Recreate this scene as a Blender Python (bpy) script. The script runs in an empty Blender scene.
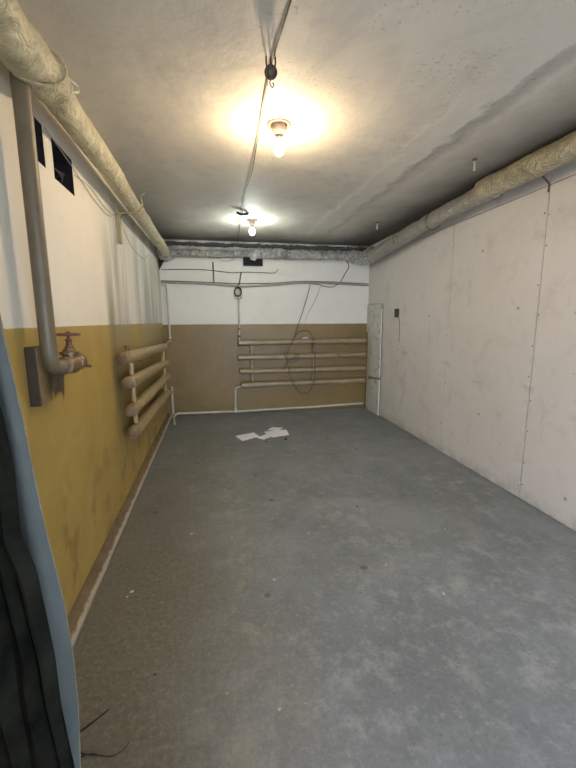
import bpy, bmesh, math, random
from mathutils import Vector, noise, Matrix
random.seed(7)
COL = bpy.context.scene.collection
XL, YB, ZC, YF = -0.76, 6.18, 2.70, -2.60
def XR(y): return 2.49 + 0.02*(y-2.0)
PI = math.pi

# ------------------------------------------------------------------ helpers
def obj(name, bm, mat, parent=None, smooth=True):
    """link a bmesh given in world coordinates as one mesh object"""
    me = bpy.data.meshes.new(name)
    off = Vector((0, 0, 0))
    p = parent
    while p is not None:
        off += p.location; p = p.parent
    if off.length: bmesh.ops.translate(bm, verts=bm.verts, vec=-off)
    bmesh.ops.recalc_face_normals(bm, faces=bm.faces)
    for f in bm.faces: f.smooth = smooth
    bm.to_mesh(me); bm.free()
    if mat: me.materials.append(mat)
    if smooth:
        try: me.set_sharp_from_angle(angle=math.radians(42))
        except Exception: pass
    o = bpy.data.objects.new(name, me); COL.objects.link(o)
    if parent: o.parent = parent
    return o
def root(name, label, cat, loc, group=None):
    o = bpy.data.objects.new(name, None); COL.objects.link(o)
    o.location = loc; o.empty_display_size = .05
    o['label'] = label; o['category'] = cat
    if group: o['group'] = group
    return o
def tag(o, label, cat, group=None, kind=None):
    o['label'] = label; o['category'] = cat
    if group: o['group'] = group
    if kind: o['kind'] = kind
    return o
def struct(o, label=None, cat=None):
    o['kind'] = 'structure'
    if label: o['label'] = label
    if cat: o['category'] = cat
    return o
def B(): return bmesh.new()
def box(bm, x0, x1, y0, y1, z0, z1, bev=0, seg=2, rot=None):
    m = bmesh.new()
    bmesh.ops.create_cube(m, size=1)
    for v in m.verts:
        v.co = Vector((x0+(v.co.x+.5)*(x1-x0), y0+(v.co.y+.5)*(y1-y0), z0+(v.co.z+.5)*(z1-z0)))
    if bev: bmesh.ops.bevel(m, geom=list(m.edges), offset=bev, segments=seg, affect='EDGES', profile=.5)
    if rot:
        c = Vector(((x0+x1)/2, (y0+y1)/2, (z0+z1)/2))
        bmesh.ops.rotate(m, cent=c, matrix=rot, verts=m.verts)
    merge(bm, m)
def merge(bm, m):
    mp = {v: bm.verts.new(v.co) for v in m.verts}
    for f in m.faces:
        try: bm.faces.new([mp[v] for v in f.verts])
        except ValueError: pass
    m.free()
def spline(pts, step=.02):
    P = [Vector(p) for p in pts]
    if len(P) < 3:
        n = max(1, int((P[1]-P[0]).length/step)); return [P[0].lerp(P[1], i/n) for i in range(n+1)]
    out = []
    for i in range(len(P)-1):
        a = P[i-1] if i else P[0]*2-P[1]; b, c = P[i], P[i+1]
        d = P[i+2] if i+2 < len(P) else P[-1]*2-P[-2]
        n = max(2, int((c-b).length/step))
        for k in range(n):
            t = k/n
            out.append(.5*((2*b)+(c-a)*t+(2*a-5*b+4*c-d)*t*t+(3*b-a-3*c+d)*t**3))
    out.append(P[-1]); return out
def rounded(pts, r=.04, n=6):
    """polyline with rounded corners"""
    P = [Vector(p) for p in pts]; out = [P[0]]
    for i in range(1, len(P)-1):
        a = (P[i-1]-P[i]); b = (P[i+1]-P[i]); rr = min(r, a.length*.49, b.length*.49)
        p0 = P[i]+a.normalized()*rr; p1 = P[i]+b.normalized()*rr
        for k in range(n+1):
            t = k/n; out.append(p0*(1-t)**2+P[i]*2*t*(1-t)+p1*t*t)
    out.append(P[-1]); return out
def tube(bm, path, r, seg=12, cap=True, fn=None):
    """sweep; r number or f(t); fn(i,t,angle)->radius multiplier"""
    P = [Vector(p) for p in path]; n = len(P)
    T = []
    for i in range(n):
        d = P[min(i+1, n-1)]-P[max(i-1, 0)]
        T.append(d.normalized() if d.length else Vector((0, 0, 1)))
    u = T[0].orthogonal().normalized(); rings = []
    for i in range(n):
        u = (u-T[i]*u.dot(T[i])).normalized(); w = T[i].cross(u); t = i/max(1, n-1)
        R = r(t) if callable(r) else r
        ring = []
        for k in range(seg):
            a = 2*PI*k/seg; dv = u*math.cos(a)+w*math.sin(a)
            m = fn(P[i]+dv*R, dv, t) if fn else 1
            ring.append(bm.verts.new(P[i]+dv*R*m))
        rings.append(ring)
    for i in range(n-1):
        for k in range(seg):
            bm.faces.new((rings[i][k], rings[i][(k+1) % seg], rings[i+1][(k+1) % seg], rings[i+1][k]))
    if cap: bm.faces.new(rings[0][::-1]); bm.faces.new(rings[-1])
def lathe(bm, prof, origin, axis=(0, 0, 1), seg=28):
    """prof: list of (radius, height along axis)"""
    ax = Vector(axis).normalized(); u = ax.orthogonal().normalized(); w = ax.cross(u); o = Vector(origin); rings = []
    for r, h in prof:
        if r < 1e-5: rings.append([bm.verts.new(o+ax*h)])
        else: rings.append([bm.verts.new(o+ax*h+(u*math.cos(2*PI*k/seg)+w*math.sin(2*PI*k/seg))*r) for k in range(seg)])
    for a, b in zip(rings, rings[1:]):
        for k in range(seg):
            k2 = (k+1) % seg
            if len(a) == 1 and len(b) == 1: continue
            if len(a) == 1: bm.faces.new((a[0], b[k2], b[k]))
            elif len(b) == 1: bm.faces.new((a[k], a[k2], b[0]))
            else: bm.faces.new((a[k], a[k2], b[k2], b[k]))
    for rg, fl in ((rings[0], 1), (rings[-1], 0)):
        if len(rg) > 1: bm.faces.new(rg)
def torus(bm, c, R, r, axis=(0, 0, 1), seg=28, s2=8, squash=1):
    ax = Vector(axis).normalized(); u = ax.orthogonal().normalized(); w = ax.cross(u)
    path = [Vector(c)+(u*math.cos(2*PI*k/seg)+w*math.sin(2*PI*k/seg))*R for k in range(seg+1)]
    rings = []
    for k in range(seg):
        a = 2*PI*k/seg; rad = u*math.cos(a)+w*math.sin(a)
        rings.append([bm.verts.new(path[k]+rad*r*math.cos(2*PI*j/s2)+ax*r*squash*math.sin(2*PI*j/s2)) for j in range(s2)])
    for k in range(seg):
        for j in range(s2):
            bm.faces.new((rings[k][j], rings[(k+1) % seg][j], rings[(k+1) % seg][(j+1) % s2], rings[k][(j+1) % s2]))

# ------------------------------------------------------------------ materials
class M:
    def __init__(s, name):
        s.m = bpy.data.materials.new(name); s.m.use_nodes = True; s.t = s.m.node_tree
        s.b = s.t.nodes['Principled BSDF']; s.tc = s.t.nodes.new('ShaderNodeTexCoord')
        g = s.t.nodes.new('ShaderNodeNewGeometry'); s.pos = g.outputs['Position']; s.loc = s.tc.outputs['Object']
    def n(s, t, **k):
        o = s.t.nodes.new(t)
        for a, v in k.items(): setattr(o, a, v)
        return o
    def L(s, a, b): s.t.links.new(a, b)
    def mapped(s, scale, src=None, loc=(0, 0, 0)):
        mp = s.n('ShaderNodeMapping'); mp.inputs['Scale'].default_value = scale; mp.inputs['Location'].default_value = loc
        s.L(src or s.loc, mp.inputs['Vector']); return mp.outputs[0]
    def noise(s, scale=5, detail=5, rough=.6, vec=None, dist=0):
        o = s.n('ShaderNodeTexNoise'); o.inputs['Scale'].default_value = scale; o.inputs['Detail'].default_value = detail
        o.inputs['Roughness'].default_value = rough; o.inputs['Distortion'].default_value = dist
        s.L(vec or s.loc, o.inputs['Vector']); return o.outputs['Fac']
    def vor(s, scale, vec=None, feature='F1', out='Distance'):
        o = s.n('ShaderNodeTexVoronoi', feature=feature); o.inputs['Scale'].default_value = scale
        s.L(vec or s.loc, o.inputs['Vector']); return o.outputs[out]
    def ramp(s, v, a, b, lo=0., hi=1., mode='LINEAR'):
        o = s.n('ShaderNodeMapRange'); o.interpolation_type = mode
        for i, x in zip((1, 2, 3, 4), (a, b, lo, hi)): o.inputs[i].default_value = x
        s.L(v, o.inputs[0]); return o.outputs[0]
    def math(s, op, a, b=None, c=None):
        o = s.n('ShaderNodeMath', operation=op)
        for i, x in enumerate((a, b, c)):
            if x is None: continue
            if isinstance(x, (int, float)): o.inputs[i].default_value = x
            else: s.L(x, o.inputs[i])
        return o.outputs[0]
    def mix(s, f, a, b, mode='MIX'):
        o = s.n('ShaderNodeMix', data_type='RGBA', blend_type=mode)
        for i, x in ((0, f), (6, a), (7, b)):
            if isinstance(x, (int, float)): o.inputs[i].default_value = x
            elif isinstance(x, tuple): o.inputs[i].default_value = (*x, 1) if len(x) == 3 else x
            else: s.L(x, o.inputs[i])
        return o.outputs[2]
    def xyz(s, src=None):
        o = s.n('ShaderNodeSeparateXYZ'); s.L(src or s.loc, o.inputs[0]); return o.outputs
    def band(s, v, a, b, soft):
        """1 between a and b, soft edges"""
        return s.math('MULTIPLY', s.ramp(v, a-soft, a+soft), s.ramp(v, b-soft, b+soft, 1, 0))
    def bump(s, h, strength=.3, dist=.01, prev=None):
        o = s.n('ShaderNodeBump'); o.inputs['Strength'].default_value = strength; o.inputs['Distance'].default_value = dist
        s.L(h, o.inputs['Height'])
        if prev: s.L(prev, o.inputs['Normal'])
        return o.outputs[0]
    def out(s, col=None, rough=None, metal=None, normal=None, spec=None):
        for k, v in (('Base Color', col), ('Roughness', rough), ('Metallic', metal), ('Normal', normal), ('Specular IOR Level', spec)):
            if v is None: continue
            if isinstance(v, tuple): s.b.inputs[k].default_value = (*v, 1)
            elif isinstance(v, (int, float)): s.b.inputs[k].default_value = v
            else: s.L(v, s.b.inputs[k])
        return s.m
def simple(name, c1, c2=None, scale=20, rough=.6, metal=0, bump=.15, bscale=60, dist=.003, lo=.35, hi=.65):
    m = M(name); c2 = c2 or tuple(x*.75 for x in c1)
    f = m.ramp(m.noise(scale, 6, .65), lo, hi)
    nm = m.bump(m.noise(bscale, 4, .6), bump, dist) if bump else None
    return m.out(m.mix(f, c1, c2), rough, metal, nm)

# wall paint: off-white above, oil-painted brown dado below
def wall_mat(name, white, white2, brown, brown2, line, streaks=False):
    m = M(name); x, y, z = m.xyz()
    n1 = m.noise(1.3, 5, .6); n2 = m.noise(9, 6, .7)
    w = m.mix(m.ramp(n1, .35, .7), white, white2)
    w = m.mix(m.ramp(n2, .55, .8, 0, .35), w, tuple(a*.78 for a in white2))
    b = m.mix(m.ramp(m.noise(2.2, 6, .65, dist=.6), .35, .68), brown, brown2)
    b = m.mix(m.ramp(m.noise(26, 5, .7), .62, .78, 0, .4), b, tuple(min(1, a*1.35) for a in brown))
    zz = m.math('ADD', z, m.math('MULTIPLY', m.math('SUBTRACT', m.noise(6, 3), .5), .006))
    f = m.ramp(zz, line-.003, line+.003)
    c = m.mix(f, b, w)
    if streaks:
        sv = m.noise(1, 5, .62, m.mapped((1, 3.6, .5)))
        fine = m.noise(1, 5, .7, m.mapped((1, 14, 1.6)))
        msk = m.math('MULTIPLY', m.ramp(y, 3.05, 3.35), m.ramp(z, .95, 1.25))
        msk = m.math('MULTIPLY', msk, m.ramp(z, 2.42, 2.1, .25, 1))
        g1 = m.math('MULTIPLY', m.ramp(m.math('ADD', sv, m.math('MULTIPLY', fine, .25)), .54, .80), msk)
        c = m.mix(m.math('MULTIPLY', g1, .7), c, (.20, .195, .15))
        # damp run behind the register near edge
        run = m.math('MULTIPLY', m.band(m.math('ADD', y, m.math('MULTIPLY', m.noise(3, 3), .12)), 3.14, 3.34, .06), m.band(z, .55, 1.9, .35))
        c = m.mix(m.math('MULTIPLY', run, .7), c, (.15, .125, .075))
        run = m.math('MULTIPLY', m.band(m.math('ADD', y, m.math('MULTIPLY', m.noise(3, 3), .2)), 4.7, 5.4, .25), m.band(z, 1.1, 2.2, .3))
        c = m.mix(m.math('MULTIPLY', run, .40), c, (.22, .21, .17))
        # rusty peeling patches low on the dado
        pt = m.math('MULTIPLY', m.ramp(m.noise(4.5, 6, .6, m.mapped((1, 1, 1), loc=(3, 1, 2))), .54, .60), m.ramp(z, .85, .40))
        c = m.mix(m.math('MULTIPLY', pt, .55), c, (.16, .085, .028))
    # darker under the ceiling
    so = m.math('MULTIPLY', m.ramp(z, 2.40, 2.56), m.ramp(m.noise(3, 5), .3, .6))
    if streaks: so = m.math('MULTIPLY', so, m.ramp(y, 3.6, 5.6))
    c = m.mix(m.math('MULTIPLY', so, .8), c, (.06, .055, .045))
    rg = m.ramp(f, 0, 1, .42, .75)
    nm = m.bump(m.noise(2.5, 4), .35, .03); nm = m.bump(m.noise(70, 3), .12, .004, nm)
    return m.out(c, rg, 0, nm, .35)
MAT = {}
MAT['wall_left'] = wall_mat('wall_left_paint', (.66, .62, .53), (.62, .58, .49), (.385, .27, .072), (.315, .21, .056), 1.475, True)
MAT['wall_back'] = wall_mat('wall_back_paint', (.60, .57, .50), (.55, .52, .455), (.190, .120, .036), (.150, .096, .030), 1.448)

def ceiling_mat():
    m = M('ceiling_whitewash'); x, y, z = m.xyz()
    n1 = m.noise(1.1, 6, .6); n2 = m.noise(6, 7, .7)
    c = m.mix(m.ramp(n1, .3, .7), (.64, .60, .51), (.56, .525, .45))
    c = m.mix(m.ramp(n2, .48, .72, 0, .5), c, (.45, .415, .36))
    c = m.mix(m.ramp(m.noise(2.1, 7, .7, m.mapped((1, .5, 1), loc=(3, 3, 1)), 1), .50, .68, 0, .45), c, (.40, .375, .33))
    # grey chipped freckles
    ch = m.math('MULTIPLY', m.ramp(m.noise(40, 4, .7), .59, .64), m.ramp(m.noise(2.6, 3, .5, m.mapped((1, 1, 1), loc=(5, 2.1, 0))), .48, .6))
    ch = m.math('MULTIPLY', ch, m.ramp(x, .1, .35))
    c = m.mix(m.math('MULTIPLY', ch, .6), c, (.20, .19, .17))
    # filled joint running the length of the ceiling
    xx = m.math('ADD', x, m.math('MULTIPLY', m.math('SUBTRACT', m.noise(3.4, 7, .66), .5), .30))
    jt = m.band(xx, 1.36, 1.62, .035); gr = m.math('MULTIPLY', m.band(xx, 1.60, 1.71, .03), m.ramp(y, 3.9, 2.6, .25, 1))
    c = m.mix(m.math('MULTIPLY', jt, .5), c, (.67, .63, .56))
    c = m.mix(m.math('MULTIPLY', gr, .45), c, (.25, .225, .21))
    # darker towards the pipes
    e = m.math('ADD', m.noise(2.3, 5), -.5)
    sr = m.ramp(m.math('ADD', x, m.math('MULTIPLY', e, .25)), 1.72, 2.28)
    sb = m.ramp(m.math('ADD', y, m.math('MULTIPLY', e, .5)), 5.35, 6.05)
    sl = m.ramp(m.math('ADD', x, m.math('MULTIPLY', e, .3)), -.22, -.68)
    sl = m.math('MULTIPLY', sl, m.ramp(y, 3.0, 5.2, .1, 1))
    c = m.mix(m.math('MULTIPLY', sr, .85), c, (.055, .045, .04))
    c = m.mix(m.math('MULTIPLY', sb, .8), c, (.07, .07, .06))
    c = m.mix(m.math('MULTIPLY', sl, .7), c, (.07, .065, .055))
    h = m.math('ADD', m.math('MULTIPLY', jt, .7), m.math('MULTIPLY', m.noise(3, 6, .55), .9))
    nm = m.bump(h, .5, .025); nm = m.bump(m.noise(30, 6, .7), .25, .006, nm)
    return m.out(c, .68, 0, nm, .3)
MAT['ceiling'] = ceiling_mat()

def floor_mat():
    m = M('painted_concrete'); x, y, z = m.xyz()
    n1 = m.noise(1.2, 7, .62, dist=.4); n2 = m.noise(5.5, 8, .72); n3 = m.noise(38, 6, .75)
    c = m.mix(m.ramp(n1, .38, .62), (.158, .168, .173), (.222, .233, .240))
    c = m.mix(m.ramp(m.noise(2.6, 8, .7, m.mapped((1, 1, 1), loc=(2, 9, 0)), .8), .46, .60, 0, .5), c, (.145, .150, .148))
    c = m.mix(m.ramp(m.noise(15, 7, .75), .54, .68, 0, .5), c, (.34, .34, .33))
    worn = m.math('MULTIPLY', m.ramp(n2, .50, .66), m.ramp(m.noise(.9, 4, .5, m.mapped((1.6, .7, 1), loc=(1, 4, 0))), .4, .6))
    c = m.mix(m.math('MULTIPLY', worn, .75), c, (.36, .355, .34))
    dk = m.ramp(m.noise(3.3, 6, .6, m.mapped((1, 1, 1), loc=(7, 3, 0))), .60, .72)
    c = m.mix(m.math('MULTIPLY', dk, .45), c, (.075, .077, .075))
    # brownish earth along the left wall
    e = m.math('ADD', x, m.math('MULTIPLY', m.math('SUBTRACT', m.noise(1.4, 5), .5), .7))
    br = m.math('MULTIPLY', m.ramp(e, .40, -.30), m.ramp(y, 4.8, 2.2, .45, 1))
    c = m.mix(m.math('MULTIPLY', br, .75), c, m.mix(m.ramp(n3, .4, .65), (.098, .082, .046), (.17, .148, .092)))
    gr = m.math('MULTIPLY', m.ramp(n3, .58, .70), m.ramp(n1, .7, .4))
    c = m.mix(m.math('MULTIPLY', gr, .45), c, (.33, .32, .29))
    fn = m.noise(48, 7, .85)
    c = m.mix(m.ramp(fn, .54, .66, 0, .6), c, (.30, .30, .285)); c = m.mix(m.ramp(fn, .46, .36, 0, .6), c, (.09, .094, .092))
    tr = m.math('MULTIPLY', m.band(m.math('ADD', x, m.math('MULTIPLY', m.math('SUBTRACT', m.noise(1.7, 4), .5), .5)), .02, .30, .12), m.ramp(m.noise(7, 8, .75, dist=.5), .50, .60))
    c = m.mix(m.math('MULTIPLY', tr, .55), c, (.28, .265, .21))
    # small oil drips
    v = m.vor(3.1); oil = m.math('MULTIPLY', m.ramp(m.math('ADD', v, m.math('MULTIPLY', n2, .1)), .135, .10), .65)
    c = m.mix(oil, c, (.05, .05, .047))
    sp = m.ramp(m.vor(11, m.mapped((1, 1, 1), loc=(.3, .8, 0))), .045, .03)
    c = m.mix(m.math('MULTIPLY', sp, .6), c, (.5, .5, .48))
    nm = m.bump(n2, .3, .012); nm = m.bump(n3, .25, .004, nm)
    return m.out(c, m.ramp(n2, .3, .7, .42, .66), 0, nm, .45)
MAT['floor'] = floor_mat()

def board_mat():
    m = M('plasterboard'); x, y, z = m.xyz()
    c = m.mix(m.ramp(m.noise(1.1, 5, .6), .32, .7), (.64, .595, .545), (.59, .55, .505))
    c = m.mix(m.ramp(m.noise(4.2, 6, .7, m.mapped((1, 1, .8), loc=(2, 1, 0))), .56, .74, 0, .35), c, (.33, .295, .265))
    # scuffs and smears at knee height, small dark marks
    sc = m.math('MULTIPLY', m.ramp(m.noise(1, 6, .7, m.mapped((4, 2.2, 7))), .60, .72), m.band(z, .3, 1.5, .3))
    c = m.mix(m.math('MULTIPLY', sc, .5), c, (.27, .25, .235))
    c = m.mix(m.math('MULTIPLY', m.ramp(m.noise(2.3, 7, .7, m.mapped((1, 1, 1), loc=(4, 7, 3)), 1), .54, .66), .35), c, (.40, .375, .35))
    lp = m.ramp(m.noise(1.7, 3, .5, m.mapped((1, 1, .6), loc=(9, 5, 1))), .62, .66)
    c = m.mix(m.math('MULTIPLY', lp, .35), c, (.60, .57, .53))
    mk = m.ramp(m.vor(2.7, m.mapped((1, 1, 1), loc=(0, .4, .2))), .05, .03)
    c = m.mix(m.math('MULTIPLY', mk, .6), c, (.14, .12, .10))
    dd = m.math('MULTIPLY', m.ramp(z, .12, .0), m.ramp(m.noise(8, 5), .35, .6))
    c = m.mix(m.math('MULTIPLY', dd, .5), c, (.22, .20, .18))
    nm = m.bump(m.noise(3, 5), .25, .02); nm = m.bump(m.noise(55, 3), .08, .003, nm)
    return m.out(c, .7, 0, nm, .3)
MAT['board'] = board_mat()
MAT['seam'] = simple('seam_shadow_gap', (.09, .08, .07), rough=.9)
MAT['screw'] = simple('rusty_screw', (.10, .075, .055), rough=.7, metal=.3)
MAT['dark'] = simple('flat_black', (.012, .009, .012), rough=.95)
MAT['tan_pipe'] = simple('tan_oil_paint', (.33, .245, .12), (.25, .18, .085), 9, .38, 0, .2, 40)
MAT['tan_cap'] = simple('rusty_brown_cap', (.19, .125, .06), (.10, .06, .03), 22, .55, 0, .3, 50)
MAT['brown_pipe'] = simple('brown_oil_paint', (.27, .20, .115), (.20, .145, .08), 8, .36, 0, .2, 40)
MAT['olive_pipe'] = simple('olive_tan_paint', (.165, .130, .082), (.125, .095, .058), 7, .45, 0, .2, 30)
MAT['brass'] = simple('old_painted_brass', (.26, .175, .095), (.15, .085, .045), 26, .45, .35, .35, 70)
MAT['redwheel'] = simple('rusty_red_brown_iron', (.20, .09, .055), (.12, .055, .035), 30, .55, .3, .3, 80)
MAT['white_pipe'] = simple('white_painted_steel', (.50, .47, .40), (.40, .37, .31), 14, .45, 0, .2, 60)
MAT['grey_pipe'] = simple('grey_painted_steel', (.30, .29, .255), (.22, .21, .18), 12, .5, 0, .2, 60)
MAT['cable'] = simple('dark_grey_cable', (.075, .068, .058), (.05, .045, .04), 20, .55, 0, 0)
MAT['black_cable'] = simple('black_cable', (.022, .018, .016), rough=.5, bump=0)
MAT['pale_cable'] = simple('pale_grey_wire', (.33, .31, .26), (.22, .20, .17), 15, .6, 0, 0)
MAT['box_shaded'] = simple('shaded_brown_box', (.055, .036, .024), (.035, .024, .016), 9, .6)  # box body coloured dark for its shaded near side
MAT['box'] = simple('brown_painted_box', (.27, .19, .08), (.17, .115, .05), 9, .5, 0, .25, 50)
MAT['rag'] = simple('valve_shadow_brown', (.16, .115, .07), (.10, .07, .04), 18, .9, 0, .4, 90)
MAT['iron'] = simple('rusty_iron', (.10, .08, .05), (.05, .035, .022), 40, .6, .4, .4, 120)
MAT['wood'] = simple('weathered_batten', (.34, .29, .17), (.24, .20, .11), 16, .75, 0, .3, 60)
MAT['neck'] = simple('white_lamp_plastic', (.85, .84, .80), (.8, .79, .75), 10, .4, 0, 0)
MAT['ceramic'] = simple('brown_ceramic', (.42, .30, .24), (.36, .25, .20), 12, .35, 0, 0)
MAT['rose'] = simple('shadow_ring_brown', (.22, .18, .14), (.16, .13, .10), 12, .5, 0, .1)  # brown stands in for the shadow ring around each socket
MAT['paper'] = simple('white_paper', (.82, .81, .84), (.77, .76, .80), 7, .8, 0, .1, 20)
MAT['twig'] = simple('dry_twig', (.035, .022, .014), rough=.9)
MAT['chip'] = simple('plaster_chip', (.50, .49, .46), (.36, .35, .32), 30, .9)
MAT['darkchip'] = simple('dark_grit', (.06, .055, .05), rough=.9)

def wrap_mat(name, c1, c2, dirt_and_shade, metal, rough, wave=26, bs=.6):
    m = M(name)
    n = m.noise(9, 6, .7, dist=1.2); v = m.vor(16, feature='F1')
    c = m.mix(m.ramp(n, .35, .68), c1, c2)
    c = m.mix(m.ramp(m.noise(5, 6, .7, m.mapped((1, 1, 1), loc=(4, 4, 4))), .54, .72, 0, .7), c, dirt_and_shade)
    cre = m.noise(wave*.45, 5, .65, m.mapped((1, .75, 1)), 1.2)
    rid = m.math('ABSOLUTE', m.math('SUBTRACT', cre, .5))           # creases where the noise crosses its middle
    c = m.mix(m.ramp(rid, .025, .0, 0, .3), c, dirt_and_shade)  # creases coloured darker
    nm = m.bump(m.ramp(rid, 0, .12), bs, .014); nm = m.bump(m.noise(14, 5, .65, dist=1.5), bs*.8, .014, nm); nm = m.bump(m.noise(60, 3, .6), bs*.3, .003, nm)
    return m.out(c, rough, metal, nm, .5)
MAT['wrap'] = wrap_mat('yellowed_cloth_wrap', (.62, .55, .36), (.46, .40, .24), (.20, .16, .09), .0, .42, 18, .7)
MAT['wrap_right'] = wrap_mat('glossy_yellowed_wrap', (.58, .52, .36), (.36, .31, .19), (.12, .10, .06), .1, .28, 20, 1.)
MAT['wrap_grey'] = wrap_mat('greyed_wrap', (.46, .43, .37), (.34, .31, .26), (.13, .11, .085), .15, .42, 24, .8)
MAT['foil'] = wrap_mat('crumpled_foil_wrap', (.92, .90, .84), (.30, .28, .24), (.03, .028, .022), .3, .28, 52, 1.)  # bright and dark tones painted in for the crumple light and shade
MAT['flap'] = simple('pale_wrap_seam', (.62, .57, .43), (.52, .47, .34), 12, .6, 0, .3, 40)
MAT['blue_plastic'] = simple('blue_grey_plastic', (.22, .25, .34), (.16, .18, .24), 10, .3, 0, .3, 30)

def curtain_mat():
    m = M('blue_grey_tarpaulin')
    c = m.mix(m.ramp(m.noise(6, 6, .6), .35, .7), (.112, .126, .122), (.082, .095, .092))
    c = m.mix(m.ramp(m.noise(18, 5, .7), .6, .75, 0, .5), c, (.075, .09, .095))
    nm = m.bump(m.noise(16, 5, .6), .35, .01); nm = m.bump(m.noise(260, 2), .15, .001, nm)
    return m.out(c, .55, 0, nm, .35)
MAT['curtain'] = curtain_mat()
MAT['hem'] = simple('yellowed_hem', (.27, .25, .16), (.17, .16, .11), 20, .7)
MAT['lining'] = simple('shaded_fold_cloth', (.022, .023, .017), (.005, .006, .005), 8, .95, 0, .4, 40)
MAT['lining'].node_tree.nodes['Principled BSDF'].inputs['Specular IOR Level'].default_value = .1
def curb_mat():
    m = M('curb_paint'); x, y, z = m.xyz()
    c = m.mix(m.ramp(m.noise(7, 6, .7), .35, .65), (.17, .115, .058), (.11, .078, .042))
    e = m.math('ADD', x, m.math('MULTIPLY', m.math('SUBTRACT', m.noise(18, 5, .7), .5), .045))
    c = m.mix(m.math('MULTIPLY', m.ramp(e, -.712, -.700), .8), c, (.42, .36, .27))
    c = m.mix(m.ramp(z, .02, .004), c, (.10, .09, .07))
    return m.out(c, .6, 0, m.bump(m.noise(20, 5, .7), .5, .01), .35)
MAT['curb'] = curb_mat()
def hatch_mat():
    m = M('patched_white_board'); x, y, z = m.xyz()
    c = m.mix(m.ramp(m.noise(3, 6, .65), .35, .7), (.60, .585, .53), (.50, .485, .435))
    c = m.mix(m.math('MULTIPLY', m.ramp(m.noise(9, 6, .7, dist=1), .56, .62), .75), c, (.22, .19, .15))
    c = m.mix(m.math('MULTIPLY', m.band(m.math('ADD', z, m.math('MULTIPLY', y, .1)), 1.13, 1.165, .012), .85), c, (.10, .06, .04))
    return m.out(c, .65, 0, m.bump(m.noise(12, 6, .7), .5, .015), .3)
MAT['hatch'] = hatch_mat()
def emit(name, col, st):
    m = bpy.data.materials.new(name); m.use_nodes = True; b = m.node_tree.nodes['Principled BSDF']
    b.inputs['Base Color'].default_value = (.9, .9, .9, 1); b.inputs['Emission Color'].default_value = (*col, 1)
    b.inputs['Emission Strength'].default_value = st; b.inputs['Roughness'].default_value = .2; return m
MAT['bulb_warm'] = emit('lit_bulb_warm', (1., .76, .48), 420)
MAT['bulb_cool'] = emit('lit_bulb_cool', (.90, 1., .94), 250)

# ------------------------------------------------------------------ room shell
bm = B(); box(bm, XL-.25, 2.9, YF-1.2, YB+.2, -.15, 0); struct(obj('floor', bm, MAT['floor'], smooth=False))
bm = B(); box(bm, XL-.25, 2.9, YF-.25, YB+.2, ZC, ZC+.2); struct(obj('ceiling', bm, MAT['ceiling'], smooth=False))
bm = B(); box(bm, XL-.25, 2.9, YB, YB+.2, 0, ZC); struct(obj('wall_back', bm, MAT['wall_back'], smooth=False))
# left wall with two square openings
vents = [(1.955, 2.160, 2.225, 2.415), (2.262, 2.552, 2.215, 2.410)]
bm = B()
ys = [YF-.25, vents[0][0], vents[0][1], vents[1][0], vents[1][1], YB]
for i in range(5):
    if i in (1, 3):
        v = vents[0 if i == 1 else 1]
        box(bm, XL-.25, XL, ys[i], ys[i+1], 0, v[2]); box(bm, XL-.25, XL, ys[i], ys[i+1], v[3], ZC)
    else: box(bm, XL-.25, XL, ys[i], ys[i+1], 0, ZC)
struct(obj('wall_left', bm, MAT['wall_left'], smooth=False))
# front wall, behind the viewpoint, with the wide doorway the daylight enters by
bm = B(); box(bm, XL, -.55, YF-.2, YF, 0, ZC); box(bm, 2.2, 2.40, YF-.2, YF, 0, ZC); box(bm, -.55, 2.2, YF-.2, YF, 2.35, ZC)
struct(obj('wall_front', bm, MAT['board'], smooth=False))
bm = B(); box(bm, XL, .10, -.42, -.24, 0, ZC); box(bm, .10, 2.44, -.42, -.24, 2.12, ZC); struct(obj('sky_shading_wall', bm, MAT['wall_left'], smooth=False))      # unseen pier and lintel added to shade the curtain and ceiling from sky
# right wall: plasterboard sheets with open seams and screws
seams = [YF-.25, -2.18, -.98, .22, 1.42, 2.622, 3.82, 5.545, YB]
bm = B()
def sheared_box(bm, y0, y1, z0, z1, d0, d1, bev=0):
    n0 = len(bm.verts); bm.verts.ensure_lookup_table()
    box(bm, d0, d1, y0, y1, z0, z1, bev)
    bm.verts.ensure_lookup_table()
    for v in list(bm.verts)[n0:]: v.co.x += XR(v.co.y)
for a, b in zip(seams, seams[1:]):
    sheared_box(bm, a+.0045, b-.0045, 0.004, 2.487, 0, .0125, .0015)
    sheared_box(bm, a+.0025, b-.0025, 2.494, ZC, .0, .0125, .0015)
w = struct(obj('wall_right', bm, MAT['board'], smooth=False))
bm = B(); sheared_box(bm, YF-.25, YB, 0, ZC, .0135, .2)
o = obj('backing', bm, MAT['seam'], w, False)
bm = B()
for s in (2.622, 3.82):
    z = .12
    while z < 2.42:
        for d in (-.018, .02):
            if random.random() < .4: lathe(bm, [(.0, .0), (.006, -.0008), (.006, .002)], (XR(s)-.001, s+d+random.uniform(-.004, .004), z+random.uniform(-.04, .04)), (1, 0, 0), 8)
        z += .24
obj('screw_heads', bm, MAT['screw'], w, False)
# painted curb along the left wall
bm = B(); n = 140; prev = None
for i in range(n+1):
    y = .9+(YB-.9)*i/n
    j = noise.noise(Vector((y*3, 1, 0)))*.006+noise.noise(Vector((y*14, 5, 0)))*.003
    pr = [(XL, 0), (XL, .058+j), (XL+.012, .056+j), (-.705+j, .036+j*.6), (-.694+j, .027+j), (-.690+j, 0)]
    ring = [bm.verts.new((a, y, max(c, 0))) for a, c in pr]
    if prev:
        for k in range(5): bm.faces.new((prev[k], prev[k+1], ring[k+1], ring[k]))
    else: bm.faces.new(ring)
    prev = ring
bm.faces.new(prev[::-1])
struct(obj('baseboard_left', bm, MAT['curb'], smooth=False))
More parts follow.
